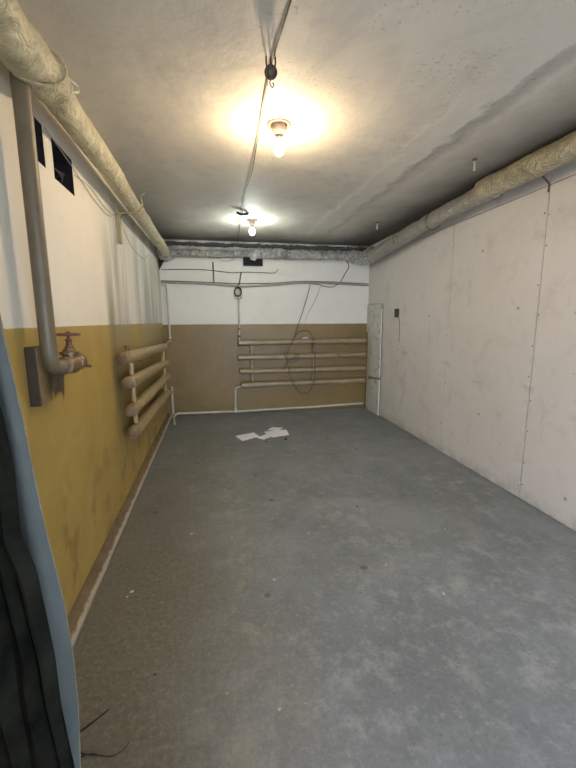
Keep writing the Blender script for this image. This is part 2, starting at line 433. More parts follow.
# vent openings: near-black linings paint the shade inside the holes
for i, (y0, y1, z0, z1) in enumerate(vents):
    r = root('vent_opening', ['narrow black open vent hole in the left wall, right behind the upright brown pipe',
                              'wide black open vent hole in the left wall with loose wires in it'][i], 'vent', (XL, (y0+y1)/2, z0), 'square vent holes in the left wall')
    bm = B(); t = .004
    box(bm, XL-.20, XL-.001, y0, y0+t, z0, z1); box(bm, XL-.20, XL-.001, y1-t, y1, z0, z1)
    box(bm, XL-.20, XL-.001, y0+t, y1-t, z0, z0+t); box(bm, XL-.20, XL-.001, y0+t, y1-t, z1-t, z1); box(bm, XL-.204, XL-.19, y0, y1, z0, z1)
    obj('lining', bm, MAT['dark'], r, False)
    if i == 1:
        bm = B()
        for k in range(3):
            tube(bm, spline([(XL-.15, y0+.10+k*.04, z1-.02), (XL-.06, y0+.15+k*.03, z0+.11), (XL-.03, y1-.09+k*.02, z0+.06+k*.02), (XL-.09, y1-.02, z0+.03+k*.03)], .02), .0025, 6)
        obj('wire', bm, MAT['cable'], r)

# ------------------------------------------------------------------ wrapped pipes
def lumpy(amp, sc, seed, fold=0, fsc=20):
    def f(p, d, t):
        q = Vector((p.x*sc+seed, p.y*sc*.55, p.z*sc))
        v = 1+amp*noise.noise(q)+amp*.5*noise.noise(q*2.7)
        if fold: v += fold*abs(noise.noise(Vector((p.y*fsc*.5+p.x*fsc*.4, p.z*fsc*.6, seed))))
        return v
    return f
# left pipe
LX, LZ = -.625, 2.466
r = root('insulated_pipe', 'yellowed cloth-wrapped pipe under the ceiling along the left wall', 'pipe', (LX, 1.3, LZ-.1))
bm = B(); tube(bm, [(LX+.004*math.sin(y*5), y, LZ+.004*math.sin(y*3)) for y in [1.80+i*.02 for i in range(int(4.12/.02))]], lambda t: .066-.008*min(1, t*2.5)+.004*t, 34, True, lumpy(.07, 9, 1, .07, 26))
obj('wrapping', bm, MAT['wrap'], r)
# swollen tee at the near end, where the upright pipe joins
bm = B(); tube(bm, spline([(-.60, .7, 2.47), (-.61, 1.2, 2.465), (-.625, 1.5, 2.455), (-.632, 1.7, 2.455), (LX, 1.90, LZ)], .015),
     lambda t: .092+.008*math.sin(t*8)-.022*t, 44, True, lumpy(.12, 8, 4, .16, 13))
obj('tee_wrapping', bm, MAT['wrap'], r)
for y0_, rr, th in ((1.875, .074, .006), (1.765, .090, .007)):
    bm = B(); pth = [(LX+rr*math.cos(a), y0_+.065*math.cos(a-.5), LZ+rr*math.sin(a)) for a in [2*PI*k/40 for k in range(41)]]
    tube(bm, pth, th, 8, False); obj('tie_band', bm, MAT['wrap'], r)
bm = B(); tube(bm, spline([(LX+.062, 1.945, LZ+.045), (LX+.085, 1.975, LZ+.035), (LX+.090, 1.96, LZ+.005), (LX+.070, 1.93, LZ-.01)], .008), .005, 8); obj('loose_tie', bm, MAT['flap'], r)
bm = B(); tube(bm, spline([(-.585, 1.02, 2.54), (-.565, 1.25, 2.53), (-.575, 1.42, 2.535)], .02), lambda t: .024, 12, True, lumpy(.3, 20, 3))
obj('blue_plastic', bm, MAT['blue_plastic'], r)['label'] = 'blue-grey plastic tucked in the wrapping'
for yy in (2.6, 4.1, 4.9, 5.5):
    bm = B(); torus(bm, (LX, yy, LZ), .060, .003, (.1, 1, .15), 30, 6); obj('wire_tie', bm, MAT['wrap_grey'], r)
# clamp strap with a hanging batten
sy = 3.55
r = root('hanging_batten', 'short wooden batten hanging from a rusty strap around the left wrapped pipe', 'batten', (-.735, sy, 2.14))
bm = B(); box(bm, -.745, -.725, sy-.025, sy+.022, 2.14, 2.40, .003, rot=Matrix.Rotation(.03, 3, 'X')); obj('batten', bm, MAT['wood'], r, False)
bm = B(); tube(bm, spline([(-.752, sy-.02, 2.375), (-.70, sy, 2.385), (-.64, sy+.005, 2.392), (-.575, sy+.01, 2.405), (-.545, sy+.01, 2.46), (-.555, sy+.01, 2.52)], .012), .0065, 8)
tube(bm, spline([(-.555, sy+.01, 2.52), (-.53, sy+.01, 2.54), (-.525, sy+.01, 2.56)], .01), .004, 8); obj('strap', bm, MAT['wood'], r)
bm = B(); torus(bm, (-.735, sy, 2.385), .02, .004, (1, .2, 0)); torus(bm, (-.73, sy+.01, 2.375), .024, .003, (.2, 1, 0)); obj('wire_tie', bm, MAT['iron'], r)

# right pipe, two lagged lengths
r = root('insulated_pipe', 'yellowed wrapped pipe under the ceiling along the right plasterboard wall', 'pipe', (2.35, 1.2, 2.5))
bm = B(); tube(bm, [(2.325+.004*math.sin(i*.2), 1.2+i*.022, 2.599) for i in range(89)], lambda t: .084+.004*math.sin(t*9), 32, True, lumpy(.06, 7, 9, .10, 24)); obj('wrapping', bm, MAT['wrap_right'], r)
bm = B(); tube(bm, spline([(2.355, 3.03, 2.603), (2.37, 3.6, 2.583), (2.375, 4.2, 2.555), (2.385, 4.9, 2.510), (2.385, 5.5, 2.465), (2.37, 5.85, 2.46)], .022),
                lambda t: .070+.022*t, 30, True, lumpy(.10, 8, 12, .14, 20)); obj('wrapping', bm, MAT['wrap_grey'], r)
bm = B(); tube(bm, spline([(2.345, 3.00, 2.594), (2.35, 3.12, 2.59), (2.365, 3.28, 2.588)], .012), lambda t: .092-.012*t, 30, True, lumpy(.16, 14, 15, .12, 40)); obj('collar', bm, MAT['wrap_grey'], r)
bm = B(); tube(bm, spline([(2.38, 5.65, 2.475), (2.37, 5.85, 2.46), (2.33, 5.98, 2.475), (2.20, 6.07, 2.515)], .012), lambda t: .110-.025*t, 30, True, lumpy(.35, 14, 21, .3, 30)); obj('elbow_wrapping', bm, MAT['foil'], r)
for yy in (3.98, 4.75):
    bm = B(); torus(bm, (2.376, yy, 2.56-.03*(yy-3.98)-.003), .092, .004, (0, 1, .2), 30, 6); obj('wire_tie', bm, MAT['iron'], r)
bm = B(); tube(bm, [(2.42, 2.63, 2.56), (XR(2.63)-.002, 2.63, 2.50), (XR(2.63)-.004, 2.63, 2.44)], .006, 8); obj('bracket', bm, MAT['iron'], r)

# back pipe, foil
r = root('insulated_pipe', 'crumpled foil-wrapped pipe across the top of the back wall', 'pipe', (.8, 6.09, 2.44))
bm = B(); N = 250
tube(bm, [(-.56+(2.80)*i/N, 6.085, 2.495+.028*i/N) for i in range(N+1)], lambda t: .047+.014*max(0, min(1, (t-.34)*8)), 26, True, lumpy(.30, 13, 30, .30, 40)); obj('wrapping', bm, MAT['foil'], r)
bm = B(); tube(bm, spline([(.72, 6.065, 2.53), (.68, 6.04, 2.49), (.64, 6.035, 2.44), (.63, 6.04, 2.41)], .01), .042, 20, True, lumpy(.3, 22, 5, .2, 40)); obj('foil_fold', bm, MAT['foil'], r)
for xx in (-.16, .35, 1.15, 1.7, 2.05):
    bm = B(); torus(bm, (xx, 6.085, 2.496+.01*(xx+.56)), .056 if xx < .4 else .071, .004, (1, .15*random.uniform(-1, 1), .1), 26, 6); obj('wire_tie', bm, MAT['iron'], r)
bm = B(); tube(bm, spline([(-.64, 5.8, 2.47), (-.655, 5.95, 2.44), (-.63, 6.06, 2.44), (-.54, 6.09, 2.495)], .012), lambda t: .080-.025*t, 26, True, lumpy(.35, 15, 41, .25, 30)); obj('elbow_wrapping', bm, MAT['foil'], r)
# near-black pipe standing in for the dark gap above the foil pipe
r = root('dark_gap_pipe', 'near-black pipe standing in for the dark gap between the foil-wrapped pipe and the ceiling at the back', 'pipe', (.8, 6.12, 2.62))
bm = B(); tube(bm, [(-.70+3.2*i/200, 6.125, 2.635+.004*math.sin(i*.3)) for i in range(201)], .026, 12, True, lumpy(.5, 22, 3, .3, 30)); obj('pipe', bm, MAT['darkchip'], r)
for xx in (-.3, .95, 2.1):
    bm = B(); box(bm, xx-.012, xx+.012, 6.10, YB, 2.657, 2.663); box(bm, xx-.012, xx+.012, 6.150, YB, 2.61, 2.66); obj('bracket', bm, MAT['dark'], r, False)
# rag of wrapping hanging in the left corner
bm = B(); N = 14; rows = []
for i in range(N+1):
    t = i/N; rows.append([bm.verts.new((-.745+.12*(1-t)*u+.012*noise.noise(Vector((t*5, u*4, 1))), 5.98+.03*noise.noise(Vector((t*4, u*5, 7)))+.04*u, 2.44-.20*t)) for u in (0, .25, .5, .75, 1)])
for a, b in zip(rows, rows[1:]):
    for k in range(4): bm.faces.new((a[k], a[k+1], b[k+1], b[k]))
bmesh.ops.solidify(bm, geom=bm.faces, thickness=.004)
tag(obj('torn_wrapping', bm, MAT['iron']), 'dark torn scrap of wrapping hanging in the back left corner under the ceiling', 'rag')
# dark plate behind the foil pipe
r = root('mounting_plate', 'black metal plate on the back wall behind the foil-wrapped pipe', 'plate', (.645, 6.17, 2.37))
bm = B(); box(bm, .500, .79, 6.12, YB, 2.345, 2.53, .003); obj('plate', bm, MAT['dark'], r, False)
bm = B(); box(bm, .49, .535, 6.08, 6.122, 2.34, 2.45, .002); obj('bracket', bm, MAT['dark'], r, False)

# ------------------------------------------------------------------ upright pipe with valve
PX, PY = -.680, 1.765
r = root('heating_pipe', 'thick brown painted upright pipe with a gate valve on the left wall', 'pipe', (PX, PY, 1.33))
pth = rounded([(PX, PY, 2.44), (PX, PY, 1.305), (PX, PY+.14, 1.30)], .085, 12)
pth = [Vector(p) for p in spline(pth[:2], .06)]+pth[2:]
bm = B(); tube(bm, pth, .0315, 28); obj('pipe', bm, MAT['olive_pipe'], r)
bm = B(); tube(bm, [(PX, PY, 1.405), (PX, PY, 1.399)], .0335, 28); obj('weld_seam', bm, MAT['olive_pipe'], r)
bm = B(); tube(bm, [(PX, PY+.11, 1.3005), (PX, PY+.116, 1.3)], .0335, 28); obj('weld_seam', bm, MAT['olive_pipe'], r)
# valve: body along +y, stem up
vy = PY+.235; vz = 1.300
bm = B()
lathe(bm, [(.030, -.095), (.040, -.092), (.040, -.058), (.033, -.054), (.034, -.03), (.046, -.012), (.048, .012), (.036, .03), (.033, .05), (.041, .054), (.042, .092), (.034, .095)], (PX, vy, vz), (0, 1, 0), 24)
lathe(bm, [(.034, 0), (.034, .03), (.044, .034), (.044, .046), (.030, .050), (.026, .062), (.0, .063)], (PX, vy, vz+.012), (0, 0, 1), 20)
v = obj('gate_valve', bm, MAT['brass'], r)
bm = B(); lathe(bm, [(.018, 0), (.020, .003), (.020, .020), (.014, .023), (.012, .040), (.015, .043), (.015, .052), (.008, .055), (.007, .085)], (PX, vy, vz+.065), (0, 0, 1), 6+10); obj('stem', bm, MAT['redwheel'], v)
bm = B(); hz = vz+.140; ax = (.03, -.03, 1)
torus(bm, (PX, vy, hz), .050, .0045, ax, 32, 8)
for k in range(4):
    a = PI/4+k*PI/2; A = Vector(ax).normalized(); u = A.orthogonal().normalized(); w_ = A.cross(u); d = u*math.cos(a)+w_*math.sin(a)
    tube(bm, [Vector((PX, vy, hz)), Vector((PX, vy, hz))+d*.045], .005, 8)
lathe(bm, [(.011, -.008), (.011, .010), (.006, .014)], (PX, vy, hz), ax, 12); obj('handwheel', bm, MAT['redwheel'], v)
bm = B(); torus(bm, (PX, vy+.11, vz), .033, .009, (.1, 1, 0), 28, 10); lathe(bm, [(.024, .09), (.024, .125), (.015, .128), (.015, .100)], (PX, vy, vz), (0, 1, 0), 20)
tube(bm, [(PX+.02, vy+.115, vz-.02), (PX+.055, vy+.12, vz-.028)], .008, 10); obj('outlet_ring', bm, MAT['redwheel'], v)
# box behind it
r = root('junction_box', 'brown metal wall box behind the elbow of the upright pipe', 'box', (-.74, 1.78, 1.15))
bm = B(); box(bm, XL, -.718, 1.73, 1.845, 1.150, 1.398, .003); obj('body', bm, MAT['box_shaded'], r, False)
bm = B(); box(bm, -.718, -.7145, 1.733, 1.842, 1.153, 1.395, .001); obj('cover', bm, MAT['box'], r, False)['label'] = 'tan painted cover'
# brown sheet standing in for the valve's shadow on box and wall
bm = B(); rows = []; N = 16
for i in range(N+1):
    t = i/N; row = []
    for k in range(9):
        u = k/8; wd = .20*(1-.4*t); zz = 1.285-(.10+.02*math.sin(u*9)*(t > .8)+.055*u)*t
        row.append(bm.verts.new((PX-.012+.008*math.sin(u*9+t*2)-.008*t, 1.76+.055*t+wd*u+.01*math.sin(t*7+u*3), zz+.012*math.sin(u*PI))))
    rows.append(row)
for a, b in zip(rows, rows[1:]):
    for k in range(8): bm.faces.new((a[k], a[k+1], b[k+1], b[k]))
bmesh.ops.solidify(bm, geom=bm.faces, thickness=.003)
tag(obj('rag', bm, MAT['rag']), 'brown sheet standing in for the shadow under the gate valve', 'rag')

# ------------------------------------------------------------------ registers (smooth-pipe radiators)
r = root('radiator', 'tan four-pipe radiator low on the left wall with round end caps', 'radiator', (-.66, 3.1, .5), 'pipe radiators')
rz = [(1.222, 1.150), (1.020, .925), (.785, .725), (.600, .490)]
ry0 = [3.07, 3.12, 3.19, 3.22]
rx = -.672
for k in range(4):
    z0, z1 = rz[k]; y0 = ry0[k]; y1 = 5.50+.04*k
    d = Vector((0, y1-y0, z1-z0)).normalized()
    bm = B(); tube(bm, [Vector((rx, y0, z0))+d*(y1-y0)*i/30 for i in range(31)], .051, 30)
    torus(bm, Vector((rx, y0, z0))+d*.05, .0505, .003, d, 30, 6); torus(bm, Vector((rx, y1, z1))-d*.05, .0505, .003, d, 30, 6)
    p = obj('pipe', bm, MAT['tan_pipe'], r)
    bm = B(); lathe(bm, [(.0, -.016), (.026, -.0155), (.040, -.012), (.0475, -.006), (.051, .004)], (rx, y0, z0), d, 30); torus(bm, Vector((rx, y0, z0))-d*.012, .03, .0025, d, 24, 6); obj('end_cap', bm, MAT['tan_cap'], p)
    bm = B(); lathe(bm, [(.0, .014), (.035, .012), (.048, .004), (.051, -.004)], (rx, y1, z1), d, 24); obj('end_cap', bm, MAT['tan_cap'], p)
for k, (yy) in enumerate((3.30, 5.33)):
    for j in range(3):
        f = lambda q: rz[q][0]+(rz[q][1]-rz[q][0])*(yy-ry0[q])/(5.5-ry0[q])
        bm = B(); tube(bm, [(rx, yy+.02*j, f(j)-.045), (rx, yy+.02*j, f(j+1)+.045)], .021, 16); obj('riser', bm, MAT['tan_pipe'], r)
bm = B(); lathe(bm, [(.014, 0), (.014, .03), (.018, .032), (.018, .045), (.008, .048)], (rx, 3.2, 1.266), (0, 0, 1), 12); obj('bleed_valve', bm, MAT['tan_cap'], r)
for yy, zz in ((3.75, 1.20), (4.95, 1.165), (3.75, .575), (4.95, .52)):
    bm = B(); box(bm, XL, rx, yy-.014, yy+.014, zz-.065, zz-.050); box(bm, XL, XL+.006, yy-.02, yy+.02, zz-.12, zz-.04); obj('bracket', bm, MAT['brown_pipe'], r, False)
bm = B(); tube(bm, rounded([(rx, 5.50, 1.15), (rx, 5.86, 1.185), (rx, 6.05, 1.19), (-.655, 6.13, 1.20)], .03), .020, 14); obj('supply_pipe', bm, MAT['tan_pipe'], r)
bm = B(); tube(bm, rounded([(-.662, 6.06, .42), (rx, 5.75, .46), (rx, 5.60, .47)], .03), .018, 14); obj('return_pipe', bm, MAT['tan_pipe'], r)

r = root('radiator', 'brown four-pipe radiator spanning the right part of the back wall', 'radiator', (1.48, 6.1, .42), 'pipe radiators')
zs = [(1.155, 1.168), (.922, .928), (.702, .700), (.478, .492)]; by = 6.085
for k, (z0, z1) in enumerate(zs):
    bm = B(); xa = [.385, .375, .40, .415][k]; N = 40
    tube(bm, [(xa+(2.50-xa)*i/N, by, z0+(z1-z0)*i/N) for i in range(N+1)], .044, 26)
    p = obj('pipe', bm, MAT['brown_pipe'], r)
    for xx, sg, zz in ((xa, -1, z0), (2.50, 1, z1)):
        bm = B(); lathe(bm, [(0, .013), (.028, .012), (.040, .005), (.044, -.003)], (xx, by, zz), (sg, 0, 0), 24); obj('end_cap', bm, MAT['tan_cap'], p)
for xx in (.585, 1.60):
    for j in range(3):
        if xx > 1 and j != 1: pass
        bm = B(); tube(bm, [(xx, by+(.0), zs[j][0]-.04), (xx, by, zs[j+1][0]+.04)], .020 if xx < 1 else .012, 14); obj('riser', bm, MAT['brown_pipe'] if xx > 1 else MAT['tan_pipe'], r)
for xx in (.9, 2.2):
    for zz in (1.155, .478):
        bm = B(); box(bm, xx-.013, xx+.013, by, YB, zz-.055, zz-.043); obj('bracket', bm, MAT['brown_pipe'], r, False)
bm = B(); lathe(bm, [(.010, 0), (.016, .002), (.016, .018), (0, .02)], (2.02, by-.040, .930), (0, -1, .1), 12); obj('drain_plug', bm, MAT['iron'], r)

# ------------------------------------------------------------------ small pipes and cables on the back wall
def pipe(name, pts, rad, mat, label, cat, r_=.03, seg=12, parent=None):
    bm = B(); tube(bm, rounded(pts, r_), rad, seg)
    o = obj(name, bm, MAT[mat], parent)
    return tag(o, label, cat) if not parent else o
def wire(name, pts, rad, mat, label=None, cat='cable', group=None, parent=None):
    bm = B(); tube(bm, spline(pts, .025), rad, 7)
    o = obj(name, bm, MAT[mat], parent)
    return tag(o, label, cat, group) if not parent else o
yb = 6.155
r = root('conduit_pipe', 'thin grey pipe running level across the back wall, just above the wire coil', 'pipe', (-.7, yb, 2.05))
bm = B(); tube(bm, spline([(-.745, yb, 2.078), (-.3, yb, 2.068), (.2, yb, 2.048), (.5, yb, 2.032), (.9, yb, 2.055), (1.4, yb, 2.095), (1.9, yb, 2.092), (2.555, yb, 2.075)], .04), .0145, 12); obj('pipe', bm, MAT['grey_pipe'], r)
for xx, zz in ((-.3, 2.068), (.9, 2.055), (1.9, 2.092)):
    bm = B(); box(bm, xx-.008, xx+.008, yb-.017, YB, zz-.018, zz+.018, .003); obj('pipe_clip', bm, MAT['grey_pipe'], r, False)
wire('wall_cable', [(-.745, 6.165, 2.10), (0, 6.165, 2.085), (.45, 6.163, 2.075), (1.0, 6.165, 2.090), (1.5, 6.165, 2.125), (2.56, 6.168, 2.10)], .006, 'cable', 'dark cable lying on top of the level grey pipe on the back wall')
wire('wall_cable', [(-.73, 6.17, 2.262), (-.3, 6.17, 2.275), (.0, 6.17, 2.265), (.30, 6.17, 2.235), (.45, 6.17, 2.245), (.7, 6.17, 2.25), (.97, 6.17, 2.245), (1.04, 6.17, 2.30)], .0055, 'cable', 'thin sagging cable on the white back wall under the foil-wrapped pipe')
pipe('pipe_stub', [(.03, 6.165, 2.39), (.035, 6.165, 2.085)], .010, 'cable', 'short dark upright stub joining the cable and pipe on the upper back wall', 'pipe')
pipe('pipe_stub', [(.455, 6.160, 2.245), (.42, 6.160, 2.05)], .010, 'cable', 'short dark upright stub right above the wire coil', 'pipe')
# left drop pipe
r = root('drop_pipe', 'thin white upright pipe in the back left corner', 'pipe', (-.655, 6.13, 1.2))
bm = B(); tube(bm, rounded([(-.735, 6.13, 2.045), (-.665, 6.13, 2.045), (-.655, 6.13, 1.23)], .03), .014, 12); obj('pipe', bm, MAT['white_pipe'], r)
bm = B(); lathe(bm, [(.014, 0), (.02, .004), (.02, .03), (.014, .034)], (-.655, 6.13, 1.23), (0, 0, 1), 12); obj('coupling', bm, MAT['white_pipe'], r)
# middle drop pipe
r = root('drop_pipe', 'thin white upright pipe from the wire coil down to the back radiator', 'pipe', (.40, 6.14, 1.2))
bm = B(); tube(bm, rounded([(.405, 6.14, 2.03), (.405, 6.14, 1.45), (.40, 6.12, 1.30), (.40, 6.09, 1.19)], .03), .013, 12); obj('pipe', bm, MAT['white_pipe'], r)
bm = B(); lathe(bm, [(.013, 0), (.022, .003), (.022, .030), (.013, .033)], (.402, 6.128, 1.36), (0, 0, 1), 6); obj('coupling', bm, MAT['tan_cap'], r)
bm = B(); lathe(bm, [(.013, 0), (.024, .003), (.024, .03), (.013, .04)], (.40, 6.10, 1.24), (0, -.1, 1), 12); obj('coupling', bm, MAT['tan_cap'], r)
# floor pipe
r = root('floor_pipe', 'white pipe along the foot of the back wall with a short riser to the radiator', 'pipe', (.3, 6.14, 0))
bm = B(); tube(bm, rounded([(-.60, 5.62, .022), (-.655, 5.98, .03), (-.62, 6.13, .055), (.305, 6.145, .040), (1.4, 6.15, .05), (2.53, 6.15, .075)], .05), .0175, 12); obj('pipe', bm, MAT['white_pipe'], r)
bm = B(); tube(bm, rounded([(.305, 6.145, .05), (.318, 6.14, .43), (.40, 6.10, .455)], .03), .016, 12); obj('riser', bm, MAT['white_pipe'], r)
bm = B(); lathe(bm, [(.017, -.03), (.024, -.028), (.024, .028), (.017, .03)], (.305, 6.145, .041), (1, 0, 0), 14); lathe(bm, [(.017, 0), (.023, .002), (.023, .04), (.017, .042)], (.306, 6.145, .055), (0, 0, 1), 14); obj('tee_fitting', bm, MAT['white_pipe'], r)
r = root('drop_pipe', 'white upright pipe from the left radiator down to the floor in the corner', 'pipe', (-.662, 6.06, .05))
bm = B(); tube(bm, rounded([(-.662, 6.06, .50), (-.662, 6.06, .07)], .02), .016, 12); obj('pipe', bm, MAT['white_pipe'], r)
# coil of wire
bm = B(); pts = []
for k in range(7*24+1):
    a = 2*PI*k/24; q = k/(7*24); R = .052+.006*math.sin(a*.37+2)
    pts.append((.395+R*math.sin(a), 6.125-.03*q+.004*math.sin(a*1.7), 1.945+R*1.25*math.cos(a)+.004*math.sin(a*.6)))
tube(bm, pts, .0055, 6)
tube(bm, spline([(.395, 6.13, 2.01), (.40, 6.13, 2.05), (.43, 6.14, 2.10)], .01), .005, 6)
tube(bm, spline([(.35, 6.11, 1.91), (.36, 6.11, 1.85), (.42, 6.11, 1.835), (.46, 6.11, 1.87), (.45, 6.11, 1.93)], .01), .003, 6)
tag(obj('wire_coil', bm, MAT['black_cable']), 'small black coil of wire hanging from the level pipe on the back wall', 'cable')
# hanging cables on the right of the back wall
wire('hanging_cable', [(1.56, 6.13, 2.09), (1.50, 6.15, 1.85), (1.42, 6.15, 1.6), (1.33, 6.14, 1.35), (1.27, 6.03, 1.21)], .006, 'cable', 'black cable slanting down the back wall to the back radiator')
wire('hanging_cable', [(1.74, 6.16, 2.07), (1.66, 6.17, 1.85), (1.52, 6.17, 1.6), (1.45, 6.17, 1.42)], .003, 'pale_cable', 'faint pale wire slanting beside the black cable on the back wall')
wire('hanging_cable', [(1.58, 6.13, 2.08), (1.68, 6.12, 2.07), (1.80, 6.12, 2.04), (1.93, 6.12, 2.035), (2.02, 6.13, 2.09)], .006, 'cable', 'short black cable loop sagging below the level grey pipe')
wire('hanging_cable', [(2.06, 6.14, 2.11), (2.14, 6.14, 2.25), (2.20, 6.13, 2.36), (2.15, 6.12, 2.46)], .0065, 'black_cable', 'black cable going up from the level pipe to the right ceiling corner')
wire('hanging_cable', [(.10, 6.08, 2.455), (.14, 6.09, 2.41), (.26, 6.11, 2.40), (.36, 6.10, 2.43), (.36, 6.09, 2.47)], .003, 'cable', 'thin wire loop hanging from the foil-wrapped pipe left of the black plate')
wire('cable_loop', [(1.28, 6.03, .42), (1.20, 6.03, .62), (1.15, 6.03, .92), (1.20, 6.03, 1.10), (1.33, 6.03, 1.30), (1.47, 6.03, 1.34), (1.56, 6.03, 1.27), (1.60, 6.03, 1.10), (1.615, 6.03, .80), (1.60, 6.03, .50), (1.50, 6.03, .33), (1.38, 6.03, .32), (1.28, 6.03, .42)], .006, 'black_cable', 'large black loop of cable hung over the back radiator')
wire('cable_loop', [(1.10, 6.03, .98), (1.16, 6.03, .86), (1.24, 6.03, .82), (1.32, 6.03, .88), (1.34, 6.03, .97), (1.26, 6.03, .90), (1.17, 6.03, .85), (1.11, 6.03, .78), (1.10, 6.03, .70)], .005, 'black_cable', 'small black cable bow on the second pipe of the back radiator')
r = root('cable_tag', 'small pale plastic block lying on top of the back radiator', 'connector', (1.46, 6.08, 1.21))
bm = B(); box(bm, 1.405, 1.515, 6.05, 6.10, 1.204, 1.242, .005); obj('block', bm, MAT['pale_cable'], r, False)
bm = B(); [box(bm, 1.42+k*.03, 1.432+k*.03, 6.047, 6.051, 1.212, 1.234) for k in range(3)]; obj('terminal', bm, MAT['chip'], r, False)

# loose wires on the left wall
wire('wall_wire', [(-.745, 2.15, 2.40), (-.75, 2.5, 2.365), (-.752, 2.95, 2.30), (-.75, 3.3, 2.30), (-.745, 3.53, 2.375)], .0022, 'pale_cable', 'thin pale wire sagging low across the left wall past the vents', 'wire', 'loose wires on the left wall')
wire('wall_wire', [(-.750, 2.55, 2.33), (-.752, 2.85, 2.36), (-.752, 3.15, 2.33), (-.75, 3.4, 2.335), (-.745, 3.53, 2.380)], .0022, 'pale_cable', 'thin pale wire from the wide vent to the hanging batten', 'wire', 'loose wires on the left wall')
wire('wall_wire', [(-.745, 3.60, 2.37), (-.752, 4.0, 2.24), (-.752, 4.4, 2.20), (-.752, 4.8, 2.21), (-.75, 5.1, 2.30)], .0022, 'pale_cable', 'thin pale wire drooping beyond the hanging batten', 'wire', 'loose wires on the left wall')

# ------------------------------------------------------------------ ceiling lamps
def lamp(x, y, bulb, label, sc=1.):
    r = root('ceiling_lamp', label, 'lamp', (x, y, ZC), 'bare bulbs on the ceiling')
    bm = B(); lathe(bm, [(.078*sc, 0), (.078*sc, -.006), (.070*sc, -.012), (.060*sc, -.008), (.052*sc, -.004), (.0, -.004)], (x, y, ZC), (0, 0, 1), 40); obj('ceiling_rose', bm, MAT['rose'], r)
    bm = B(); lathe(bm, [(.046*sc, -.003), (.048*sc, -.02), (.042*sc, -.045), (.030*sc, -.060), (.024*sc, -.062), (0, -.062)], (x, y, ZC), (0, 0, 1), 32); obj('socket', bm, MAT['ceramic'], r)
    bm = B(); lathe(bm, [(.0285, -.112), (.0310, -.122), (.0318, -.134), (.0295, -.152), (.0215, -.168), (.010, -.1755), (0, -.177)], (x, y, ZC), (0, 0, 1), 28); b = obj('bulb', bm, MAT[bulb], r)
    bm = B(); lathe(bm, [(.014, -.062), (.015, -.072), (.020, -.088), (.0265, -.106), (.0290, -.1125), (.0, -.1125)], (x, y, ZC), (0, 0, 1), 28); obj('blocking_neck', bm, MAT['neck'], b)  # opaque neck added to keep bulb light off the nearby ceiling
    bm = B(); lathe(bm, [(.0150, -.058), (.0150, -.0735), (.0142, -.0740), (.0142, -.058)], (x, y, ZC), (0, 0, 1), 20); obj('bulb_cap', bm, MAT['grey_pipe'], r)
    return r
lamp(.445, 2.565, 'bulb_warm', 'nearer bare warm bulb in a brown ceramic socket on the ceiling')
lamp(.505, 4.86, 'bulb_cool', 'farther bare cool-white bulb in a small socket on the ceiling', .86)
# rusty hook and disc
hx, hy = .305, 1.965
r = root('ceiling_hook', 'rusty iron disc with prongs hanging from the ceiling in front of the nearer bulb', 'hook', (hx, hy, ZC))
bm = B(); lathe(bm, [(.0, -.006), (.012, -.008), (.016, -.004), (.025, -.007), (.030, -.003), (.030, .004), (.025, .008), (.016, .005), (.012, .009), (0, .008)], (hx, hy, ZC-.062), (0, 1, .35), 28); obj('disc', bm, MAT['iron'], r)
bm = B()
for d in (-.022, .0, .020): tube(bm, spline([(hx+d, hy-.004, ZC), (hx+d, hy-.005, ZC-.03), (hx+d*.8, hy-.002, ZC-.045)], .01), .004, 8)
obj('prong', bm, MAT['iron'], r)
bm = B(); tube(bm, spline([(hx, hy+.002, ZC-.088), (hx-.004, hy+.01, ZC-.102), (hx+.008, hy+.012, ZC-.118), (hx+.016, hy+.01, ZC-.108), (hx+.008, hy+.008, ZC-.10)], .005), .003, 7); obj('hook_tip', bm, MAT['iron'], r)
# ceiling cable
wire('ceiling_cable', [(.33, .6, ZC-.005), (.335, 1.5, ZC-.006), (.315, 2.03, ZC-.01), (.335, 2.8, ZC-.012), (.35, 3.3, ZC-.018), (.345, 3.8, ZC-.014), (.36, 4.4, ZC-.02), (.38, 5.2, ZC-.014), (.405, 6.04, ZC-.02), (.41, 6.13, ZC-.06)], .0038, 'cable', 'thin cable running the length of the ceiling past both bulbs')
r = root('cable_joint', 'small dark twisted cable joint on the ceiling left of the farther bulb', 'connector', (.37, 4.5, ZC))
bm = B(); tube(bm, spline([(.30, 4.46, ZC-.03), (.345, 4.50, ZC-.035), (.40, 4.52, ZC-.025), (.43, 4.56, ZC-.005)], .01), .014, 10, True, lumpy(.4, 40, 2)); obj('tape', bm, MAT['black_cable'], r)
bm = B(); tube(bm, spline([(.40, 4.52, ZC-.02), (.45, 4.65, ZC-.012), (.49, 4.79, ZC-.006)], .02), .003, 6); tube(bm, [(.36, 4.5, ZC), (.36, 4.5, ZC-.03)], .004, 6); obj('wire', bm, MAT['cable'], r)
for i, (x, y, lb) in enumerate(((1.985, 2.80, 'nearer small metal hanger on the ceiling beside the right wrapped pipe'), (2.04, 4.70, 'farther small metal hanger on the ceiling beside the right wrapped pipe'))):
    r = root('ceiling_hanger', lb, 'hanger', (x, y, ZC), 'metal hangers on the ceiling')
    bm = B(); lathe(bm, [(.016, 0), (.014, -.008), (.006, -.010), (.006, -.022), (.0, -.022)], (x, y, ZC), (0, 0, 1), 14); obj('anchor', bm, MAT['iron'], r)
    bm = B(); tube(bm, [(x, y, ZC-.018), (x+.004, y, ZC-.070)], .009, 10); lathe(bm, [(.009, -.07), (.012, -.074), (.009, -.085), (0, -.087)], (x+.004, y, ZC), (0, 0, 1), 12); obj('rod', bm, MAT['pale_cable'], r)
